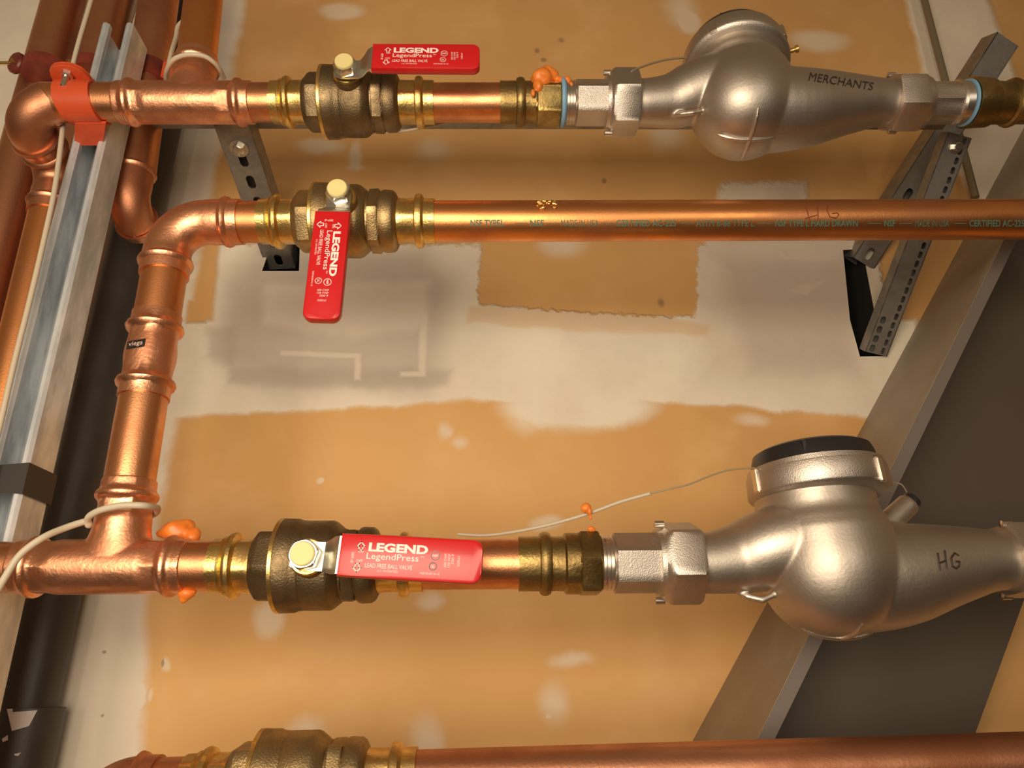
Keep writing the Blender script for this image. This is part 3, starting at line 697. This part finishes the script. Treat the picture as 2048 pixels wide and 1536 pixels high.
# print on the middle pipe
bvp = bvh_of(p_mid)
bm = NB()
def my(x): return 445.5 + (x - 940) * (.0005)
segs = [(941, 1000, 'NSF TYPE'), (1002, 1008, 'L'), (1060, 1088, 'NSF'), (1122, 1197, 'MADE IN USA'), (1232, 1352, 'CERTIFIED AC-225'), (1392, 1508, 'ASTM B-88 TYPE L'), (1550, 1715, 'NSF TYPE L HARD DRAWN'), (1768, 1790, 'NSF'), (1830, 1898, 'MADE IN USA'), (1938, 2048, 'CERTIFIED AC-225')]
for a, b, s_ in segs:
    put_text(bm, s_, quadmap(bvp, [(a, my(a) + 7), (b, my(b) + 7), (b, my(b) - 6), (a, my(a) - 6)], .0006), 0 if 'M' in s_ else .02)
for a, b in ((1030, 1055), (1092, 1118), (1203, 1228), (1360, 1387), (1514, 1544), (1736, 1762), (1798, 1824), (1908, 1932)):
    patch(bm, quadmap(bvp, [(a, my(a) + 1.5), (b, my(b) + 1.5), (b, my(b) + .2), (a, my(a) + .2)], .0006), 4, 1)
obj('printed_line', bm, GREEN, p_mid, 'green printed specification line')
bm = NB(); strokes(bm, bvp, [[(1611, 413), (1616, 428), (1620, 444)], [(1634, 412), (1636, 428), (1636, 442)], [(1610, 437), (1634, 430)], [(1656, 410), (1654, 422), (1660, 434), (1672, 436), (1678, 430), (1674, 426), (1664, 427)]], .00065)
obj('marker_letters', bm, REDINK, p_mid, 'HG in brown marker')
bm = NB()
for i in range(34):
    x = 1074 + random.random() * 40; y = 402 + random.random() * 16; h = hit(bvp, x, y, .001)
    if h: sweep(bm, [h, h + V((random.uniform(-.004, .004), -.001, random.uniform(-.003, .002)))], [.0012, .0006], 5)
obj('scraped_shavings', bm, BRASS, p_mid, 'bright scraped curls of copper')
# ---------------------------------------------------------------- galvanised channel rails and brackets
def channel(bm, A, B, Wd, Dp, t, lip, wdir, ddir, hook=.007):
    """slotted-side channel: open face at A..B, width along wdir, depth along ddir"""
    h = Wd / 2
    sec = [(-h + lip, hook), (-h + lip, 0), (-h, 0), (-h, Dp), (h, Dp), (h, 0), (h - lip, 0), (h - lip, hook),
           (h - lip - t, hook), (h - lip - t, 0)]
    outer_ = [(-h + lip, hook), (-h + lip, 0), (-h, 0), (-h, Dp), (h, Dp), (h, 0), (h - lip, 0), (h - lip, hook)]
    inner = [(h - lip - 0, hook), (h - lip - t, hook), (h - lip - t, t * 0)]
    pts = [(-h + lip - t, hook), (-h + lip, hook), (-h + lip, .0035), (-h + lip - .0035, 0), (-h + .0035, 0), (-h, .0035), (-h, Dp - .003), (-h + .003, Dp), (h - .003, Dp), (h, Dp - .003), (h, .0035), (h - .0035, 0), (h - lip + .0035, 0), (h - lip, .0035), (h - lip, hook),
           (h - lip + t, hook), (h - lip + t, .0035 + t * .6), (h - t, .0035 + t * .6), (h - t, Dp - t), (-h + t, Dp - t), (-h + t, .0035 + t * .6), (-h + lip - t, .0035 + t * .6)]
    ra = [bm.verts.new(A + wdir * a + ddir * b) for a, b in pts]; rb = [bm.verts.new(B + wdir * a + ddir * b) for a, b in pts]
    n = len(pts)
    for i in range(n): bm.faces.new((ra[i], ra[(i + 1) % n], rb[(i + 1) % n], rb[i]))
    bmesh.ops.triangle_fill(bm, use_beauty=True, edges=[bm.edges.get((ra[i], ra[(i + 1) % n])) for i in range(n)])
    bmesh.ops.triangle_fill(bm, use_beauty=True, edges=[bm.edges.get((rb[i], rb[(i + 1) % n])) for i in range(n)])
YS = .86
A = at(234, 45, YS); B = at(57, 762, YS); D_ = (B - A).normalized(); wd = V((1, 0, 0)); wd = (wd - D_ * wd.dot(D_)).normalized(); dd = D_.cross(wd); dd = dd if dd.y > 0 else -dd
bm = NB(); channel(bm, A, B + D_ * .75, .0475, .055, .0022, .0115, wd, dd, .011)
rail = tag(obj('channel_rail', bm, ZINC), 'shiny galvanised channel rail standing upright at left behind the pipes', 'rail')
# tape round the rail
tp = at(30, 952, YS); s0 = (tp - A).dot(D_); c_ = A + D_ * s0
bm = NB()
o1 = [(-.0255, -.0015), (.0255, -.0015), (.0265, .0575), (-.0265, .0575)]
def rg(s_, k): return [bm.verts.new(A + D_ * (s_ + k * a * .25) + wd * a + dd * b) for a, b in o1]
r1 = rg(s0 - .014, -.3); r2 = rg(s0 + .020, .3)
for i in range(4): bm.faces.new((r1[i], r1[(i + 1) % 4], r2[(i + 1) % 4], r2[i]))
tag(obj('tape_band', bm, TAPE), 'dark grey tape band wrapped round the galvanised rail at left', 'tape')
# horizontal rail behind the top line
HR = line(300, 202, 1930, 206, .908)
A = HR(250); B = HR(1905)
bm = NB(); X_ = HR.D; up_ = (V((0, 0, 1)) - X_ * X_.z).normalized(); dd2 = V((0, 1, 0))
channel(bm, A, B, .041, .041, .0025, .009, up_, dd2)
tag(obj('channel_rail', bm, ZINCD), 'dull galvanised horizontal channel rail hidden behind the top pipe line', 'rail')
def slotted(bm, A, B, wdir, W_, thick, n_, slots, ndir, rx=.0075, ry=.014, rowoff=0.):
    D = (B - A); L = D.length; D = D / L; pl = L / n_
    def P_(u, v, h): return A + D * u + wdir * (v) + ndir * h
    for k in range(n_):
        u0, u1 = k * pl, (k + 1) * pl; v0, v1 = -W_ / 2, W_ / 2; uc = (u0 + u1) / 2; vc = rowoff
        if slots == 'all' or k in slots:
            ang = [math.pi / 8 + i * math.pi / 4 for i in range(8)]
            hx = min(ry, pl * .36)
            hole = [(uc + hx * (1 if math.cos(a) > 0 else -1) * (1 if abs(math.cos(a)) > .7 else .62), vc + rx * (1 if math.sin(a) > 0 else -1) * (1 if abs(math.sin(a)) > .7 else .5)) for a in ang]
            outr = []
            for a in ang:
                c, s = math.cos(a), math.sin(a)
                outr.append((u1 if c > .7 else u0 if c < -.7 else uc + (u1 - u0) / 2 * (.5 if c > 0 else -.5), v1 if s > .7 else v0 if s < -.7 else vc + (W_ / 2) * (.45 if s > 0 else -.45)))
            corners = {0: (u1, v1), 2: (u0, v1), 4: (u0, v0), 6: (u1, v0)}
            for h in (0, thick):
                H = [bm.verts.new(P_(*p, h)) for p in hole]; O_ = [bm.verts.new(P_(*p, h)) for p in outr]
                for i in range(8):
                    if i in (0, 2, 4, 6):
                        cv = bm.verts.new(P_(*corners[i], h)); bm.faces.new((H[i], O_[i], cv, O_[(i + 1) % 8], H[(i + 1) % 8]))
                    else: bm.faces.new((H[i], O_[i], O_[(i + 1) % 8], H[(i + 1) % 8]))
                if h == 0: H0 = H
                else:
                    for i in range(8): bm.faces.new((H0[i], H0[(i + 1) % 8], H[(i + 1) % 8], H[i]))
        else:
            for h in (0, thick): bm.faces.new([bm.verts.new(P_(u, v, h)) for u, v in ((u0, v0), (u1, v0), (u1, v1), (u0, v1))])
    for v in (-W_ / 2, W_ / 2):
        bm.faces.new([bm.verts.new(P_(u, v, h)) for u, h in ((0, 0), (L, 0), (L, thick), (0, thick))])
    for u in (0, L):
        bm.faces.new([bm.verts.new(P_(u, v, h)) for v, h in ((-W_ / 2, 0), (W_ / 2, 0), (W_ / 2, thick), (-W_ / 2, thick))])
def angle_sides(bm, A, B, wdir, W_, ndir, depth, t=.0025, both=True):
    for sg in ((-1, 1) if both else (1,)):
        c = wdir * (sg * (W_ / 2 - t / 2)); e_ = wdir * (t / 2)
        prism(bm, [A + c - e_, A + c + e_, A + c + e_ + ndir * depth, A + c - e_ + ndir * depth], [B + c - e_, B + c + e_, B + c + e_ + ndir * depth, B + c - e_ + ndir * depth])
def screw(C, n_, label, r=.009, m=NUTM):
    root = thing('hex_bolt', C, label, 'bolt')
    bm = NB(); lathe(bm, C, n_, [(0, r * 1.5), (.0015, r * 1.5), (.0016, r * .6)], 28); obj('washer', bm, m, root)
    bm = NB(); lathe(bm, C, n_, [(.001, r * .5), (.001, r, 1), (.0075, r, 1), (.0085, r * .8, .5), (.0085, .001)], 36); obj('bolt_head', bm, m, root)
# left bracket
A = at(563, 538, 1.165); B = at(462, 250, .90); D_ = (B - A).normalized(); wv = V((1, 0, 0)); wv = (wv - D_ * wv.dot(D_)).normalized(); nv = wv.cross(D_); nv = nv if nv.z > 0 else -nv
bm = NB(); slotted(bm, A, B, wv, .052, .0025, 7, (0, 1, 2, 3, 4, 5), nv, .0065, .012); angle_sides(bm, A, B, wv, .052, nv, .036); box(bm, (A + B) / 2 + nv * .036, wv * .026, (B - A) / 2, nv * .001)
tag(obj('slotted_bracket', bm, ZINCD), 'slotted galvanised bracket arm below the top tee, reaching into the wall', 'bracket')
pp = A + (B - A) * .86; screw(pp - nv * .0005, -nv, 'hex bolt with washer under the left bracket arm, below the top tee', .0095)
# right bracket arm and brace
A = at(1727, 527, 1.135); B = at(2016, 78, .93); D_ = (B - A).normalized(); wv = V((1, 0, 0)); wv = (wv - D_ * wv.dot(D_)).normalized(); nv = wv.cross(D_); nv = nv if nv.z > 0 else -nv
bm = NB(); slotted(bm, A, B, wv, .046, .0025, 11, (0, 1, 2, 3), nv, .0065, .011); angle_sides(bm, A, B, wv, .046, nv, .04); box(bm, (A + B) / 2 + nv * .04, wv * .023, (B - A) / 2, nv * .001)
tag(obj('slotted_bracket', bm, ZINCD), 'galvanised bracket arm on the right, passing behind the end of the top line', 'bracket')
A = at(1752, 708, 1.128); B = at(1920, 270, .91); D_ = (B - A).normalized(); wv = V((1, 0, 0)); wv = (wv - D_ * wv.dot(D_)).normalized(); nv = wv.cross(D_); nv = nv if nv.y > 0 else -nv
bm = NB()
slotted(bm, A - wv * .010, B - wv * .010, wv, .020, .0025, 22, tuple(range(0, 4)), nv, .0045, .008)
slotted(bm, A + wv * .010, B + wv * .010, wv, .020, .0025, 24, 'all', nv, .0035, .0055)
box(bm, (A + B) / 2 + nv * .019, wv * .019, (B - A) / 2, nv * .001)
angle_sides(bm, A, B, wv, .041, nv, .02)
brace = tag(obj('slotted_brace', bm, ZINCD), 'perforated galvanised brace slanting from the wall slot up to the right bracket', 'brace')
pp = A + (B - A) * .95; screw(pp - nv * .0005, -nv, 'small zinc bolt at the top of the right perforated brace', .007)
# thin conduit on the wall
A = at(1846, -10, 1.11); B = at(1952, 400, 1.11); dd3 = B - A
bm = NB(); sweep(bm, [A - dd3 * .5, A + dd3 * .99], .0068, 20); tag(obj('conduit_rod', bm, mat('weathered_rod', (.30, .26, .18), .6, .45)), 'thin steel rod running down the wall at upper right behind the bracket', 'rod')
# ---------------------------------------------------------------- pipe clamps
root = thing('pipe_clamp', TOP(152), 'orange painted clamp holding the top pipe against the upright rail', 'clamp')
C = TOP(166); X = TOP.D; Zv = (V((0, 0, 1)) - X * X.z).normalized(); Yb = X.cross(Zv); Yb = Yb if Yb.y > 0 else -Yb
bm = NB(); R1, R2 = R0 * 1.015, R0 * 1.13; hw = .0245
def cl(th, r, x): return C + X * x + (-Yb * math.cos(th) + Zv * math.sin(th)) * r
prev = None
for i in range(31):
    th = math.radians(62 - i * (205 / 30.)); f = max(0, (i - 14) / 16)
    xo = -.006 + .016 * (i / 30.) ** 1.5; w_ = hw * (1 - .14 * f)
    ring = [bm.verts.new(cl(th, r, xo + sg * w_)) for r, sg in ((R1, -1), (R1, 1), (R2, 1), (R2, -1))]
    if prev:
        for k_ in range(4): bm.faces.new((prev[k_], prev[(k_ + 1) % 4], ring[(k_ + 1) % 4], ring[k_]))
    else: bm.faces.new(ring)
    prev = ring
bm.faces.new(prev)
# hooked tail that goes down into the rail slot
tail0 = C + X * .012 - Zv * (R0 * 1.02) + Yb * .006
prism(bm, [tail0 - X * .020, tail0 + X * .022, tail0 + X * .022 - Zv * .004, tail0 - X * .020 - Zv * .004], [tail0 + Yb * .036 - X * .038 - Zv * .002, tail0 + Yb * .036 + X * .002 - Zv * .002, tail0 + Yb * .036 + X * .002 - Zv * .012, tail0 + Yb * .036 - X * .038 - Zv * .012])
obj('clamp_band', bm, ORANGE, root)
bm = NB()
eo = [(-.026, .012), (-.025, -.006), (-.021, -.017), (-.012, -.024), (0, -.026), (.012, -.024), (.021, -.017), (.025, -.006), (.026, .012)]
EC = C - X * .012 + Zv * (R0 * .93) - Yb * (R0 * .62)
plate(bm, EC, X, Yb, (Zv + Yb * .0).normalized(), eo, -.0012, .0022, .0006)
plate(bm, EC, X, Yb, (Zv).normalized(), eo, .0036, .0068, .0006)
obj('clamp_ear', bm, ORANGE, root)
bm = NB(); BC = EC - Yb * .012
lathe(bm, BC, -Zv, [(.000, .002), (.0012, .0085, 1), (.0065, .0085, 1), (.0070, .0045), (.024, .0042), (.025, .003)], 36); lathe(bm, BC, Zv, [(.0065, .003), (.0068, .008, 1), (.011, .008, 1), (.0115, .003)], 36)
obj('clamp_bolt', bm, NUTM, root, 'zinc plated bolt and nut')
def small_clamp(px, py, Y, Rp, label, cpx):
    c = at(px, py, Y); root = thing('pipe_clamp', c, label, 'clamp'); P_ = at(cpx, py + 12, Y)
    bm = NB(); ax = V((-.45, -.85, -.15)).normalized(); c = c + ax * .012
    lathe(bm, c, ax, [(-.006, .006), (-.006, .0165), (-.003, .0185), (.002, .0185), (.005, .016), (.006, .006)], 32); obj('clamp_ear', bm, DKRED, root)
    bm = NB(); dn = (at(128, 0, Y) - at(26, 380, Y)).normalized(); lathe(bm, P_ - dn * .010, dn, [(0, Rp * .95), (0, Rp * 1.05), (.022, Rp * 1.05), (.022, Rp * .95)], 48); obj('clamp_band', bm, DKRED, root)
    bm = NB(); lathe(bm, c, ax, [(.004, .002), (.005, .0045), (.008, .0045), (.009, .002)], 16); lathe(bm, c - V((.006, 0, 0)), V((-1, 0, 0)), [(0, .003), (.034, .003), (.035, .001)], 16); obj('clamp_bolt', bm, BRASS, root)
small_clamp(47, 134, .985, .0345, 'dark red clamp with bolt on the upright pipe at the left edge', 93)
small_clamp(160, 136, .985, .034, 'dark red clamp ear tucked between the upright pipe and the rail', 190)
C3 = at(296, 158, .955); root = thing('pipe_clamp', C3, 'orange clamp on the dark upright pipe right of the rail', 'clamp')
bm = NB(); dn = d3.normalized(); lathe(bm, C3 - dn * .02, dn, [(0, .030), (0, .034), (.034, .034), (.034, .030)], 48); obj('clamp_band', bm, DKRED, root)
bm = NB(); box(bm, C3 + V((.043, -.02, 0)), V((.012, 0, 0)), V((0, .003, 0)), V((0, 0, .017))); bmesh.ops.bevel(bm, geom=bm.edges[:], offset=.002, segments=2, affect='EDGES'); obj('clamp_ear', bm, ORANGE, root)
# ---------------------------------------------------------------- putty blobs
def blob(name, label, cs, vox=.0016, group=None):
    bm = NB()
    for (px, py, Y, r, sx_, sz_) in cs:
        c = at(px, py, Y); M = Matrix.Translation(c) @ Matrix.Diagonal((sx_, 1, sz_, 1))
        g = bmesh.ops.create_icosphere(bm, subdivisions=3, radius=r, matrix=M)
        for v in g['verts']: v.co += (v.co - c) * .22 * noise.noise(v.co * 90)
    o = obj(name, bm, PUTTY); remesh(o, vox, 3, .4); return tag(o, label, 'putty', group)
G = None
blob('sealant_putty', 'large orange putty lump on top of the upper brass adapter', [(1084, 160, .800, .0155, 1, 1.2), (1092, 149, .805, .012, 1.1, .9), (1104, 152, .80, .010, 1, 1), (1076, 172, .795, .008, .9, 1.2), (1066, 186, .793, .0045, .8, 1.5), (1122, 162, .80, .0055, 1.2, 1), (1134, 160, .80, .0048, 1.2, 1), (1142, 168, .797, .0034, 1, 1.1), (1113, 168, .798, .0045, 1.4, .8)])
blob('sealant_putty', 'orange putty bulging behind the lower copper tee', [(355, 1062, .855, .0135, 1.2, .9), (340, 1066, .855, .010, 1.1, .9), (370, 1058, .86, .011, 1.1, 1), (326, 1068, .855, .006, 1.3, .8), (386, 1074, .855, .009, 1.0, 1.2), (345, 1053, .86, .007, 1.2, .8),
                                                                  (376, 1130, .866, .010, 1.2, 3.6)])
blob('sealant_putty', 'orange putty tip hanging under the lower copper tee', [(372, 1188, .825, .0085, 1.1, .8), (368, 1198, .825, .005, 1, .9), (376, 1184, .825, .006, 1.5, .8)])
blob('sealant_putty', 'small round orange putty drop on the wire above the lower adapter', [(1171, 1016, .835, .0062, 1, 1.05), (1179, 1022, .834, .0036, .7, 1.6), (1181, 1035, .834, .0020, 1, 1.5), (1181, 1029, .834, .0014, .8, 2.4)], .0009)
blob('sealant_putty', 'tiny orange putty dab on the lower brass adapter hexagon', [(1182, 1058, .806, .0038, 1.25, .9), (1186, 1059, .806, .003, 1.2, .9)], .0009)
# ---------------------------------------------------------------- cables
def cable(name, pts, r, m, label, cat='cable'):
    bm = NB(); sweep(bm, smooth_path([at(*p) for p in pts], 8), r, 12); return tag(obj(name, bm, m), label, cat)
cable('cable', [(0 - 60, 1240, .79), (-12, 1190, .775), (8, 1158, .77), (40, 1110, .77), (85, 1076, .775), (130, 1056, .79), (172, 1043, .80)] + [(177, 1050, .80), (175, 1040, .795), (182, 1030, .788), (205, 1019, .782), (245, 1011, .781), (285, 1011, .785), (306, 1014, .80), (315, 1017, .82), (312, 1026, .84), (300, 1032, .855)], .0036, CABLE, 'beige cable looped round the lower tee branch and trailing off to the left')
cable('cable', [(332, 158, .835), (334, 140, .812), (344, 122, .795), (362, 112, .788), (386, 109, .786), (410, 113, .79), (428, 125, .80), (440, 140, .815), (448, 156, .835)], .0032, CABLE, 'beige cable looped over the neck of the top tee')
cable('cable', [(385, 30, .875), (358, 50, .875), (352, 75, .87), (342, 110, .85), (333, 156, .838)], .0035, CABLE, 'pale bit of cable left of the upright pipe above the top tee')
cable('cable', [(196, -60, .86), (182, 0, .865), (160, 75, .87), (144, 136, .875), (130, 200, .885), (125, 260, .85), (110, 375, .845), (88, 480, .845), (60, 600, .845), (30, 720, .845), (0, 850, .845), (-40, 1010, .845)], .0034, CABLE, 'pale cable running down the left side of the galvanised rail')
cable('cable', [(300, -60, .97), (282, 0, .975), (268, 45, .98), (250, 110, .985), (235, 170, .985)], .0022, CABLE, 'thin grey cable above the open end of the rail')
cable('seal_wire', [(700, 262, .87), (760, 265, .852), (820, 260, .852), (900, 243, .872)], .0018, CABLE, 'thin pale wire showing under the top valve', 'wire')
cable('seal_wire', [(915, 1068, .875), (960, 1071, .875), (1000, 1068, .872), (1060, 1058, .86), (1120, 1044, .85), (1180, 1026, .84), (1240, 1004, .83), (1300, 987, .82)], .0020, CABLE, 'beige wire rising from the lower copper pipe towards the lower meter', 'wire')
cable('seal_wire', [(1296, 988, .821), (1340, 978, .815), (1380, 968, .812), (1420, 952, .812), (1460, 940, .812), (1510, 936, .812)], .0009, WIRE, 'hair-thin wire tied to the collar of the lower meter', 'wire')
cable('seal_wire', [(1262, 146, .79), (1268, 140, .79), (1300, 128, .80), (1335, 119, .81), (1372, 115, .82)], .0015, WIRE, 'thin wire from the union nut to the upper meter collar', 'wire')
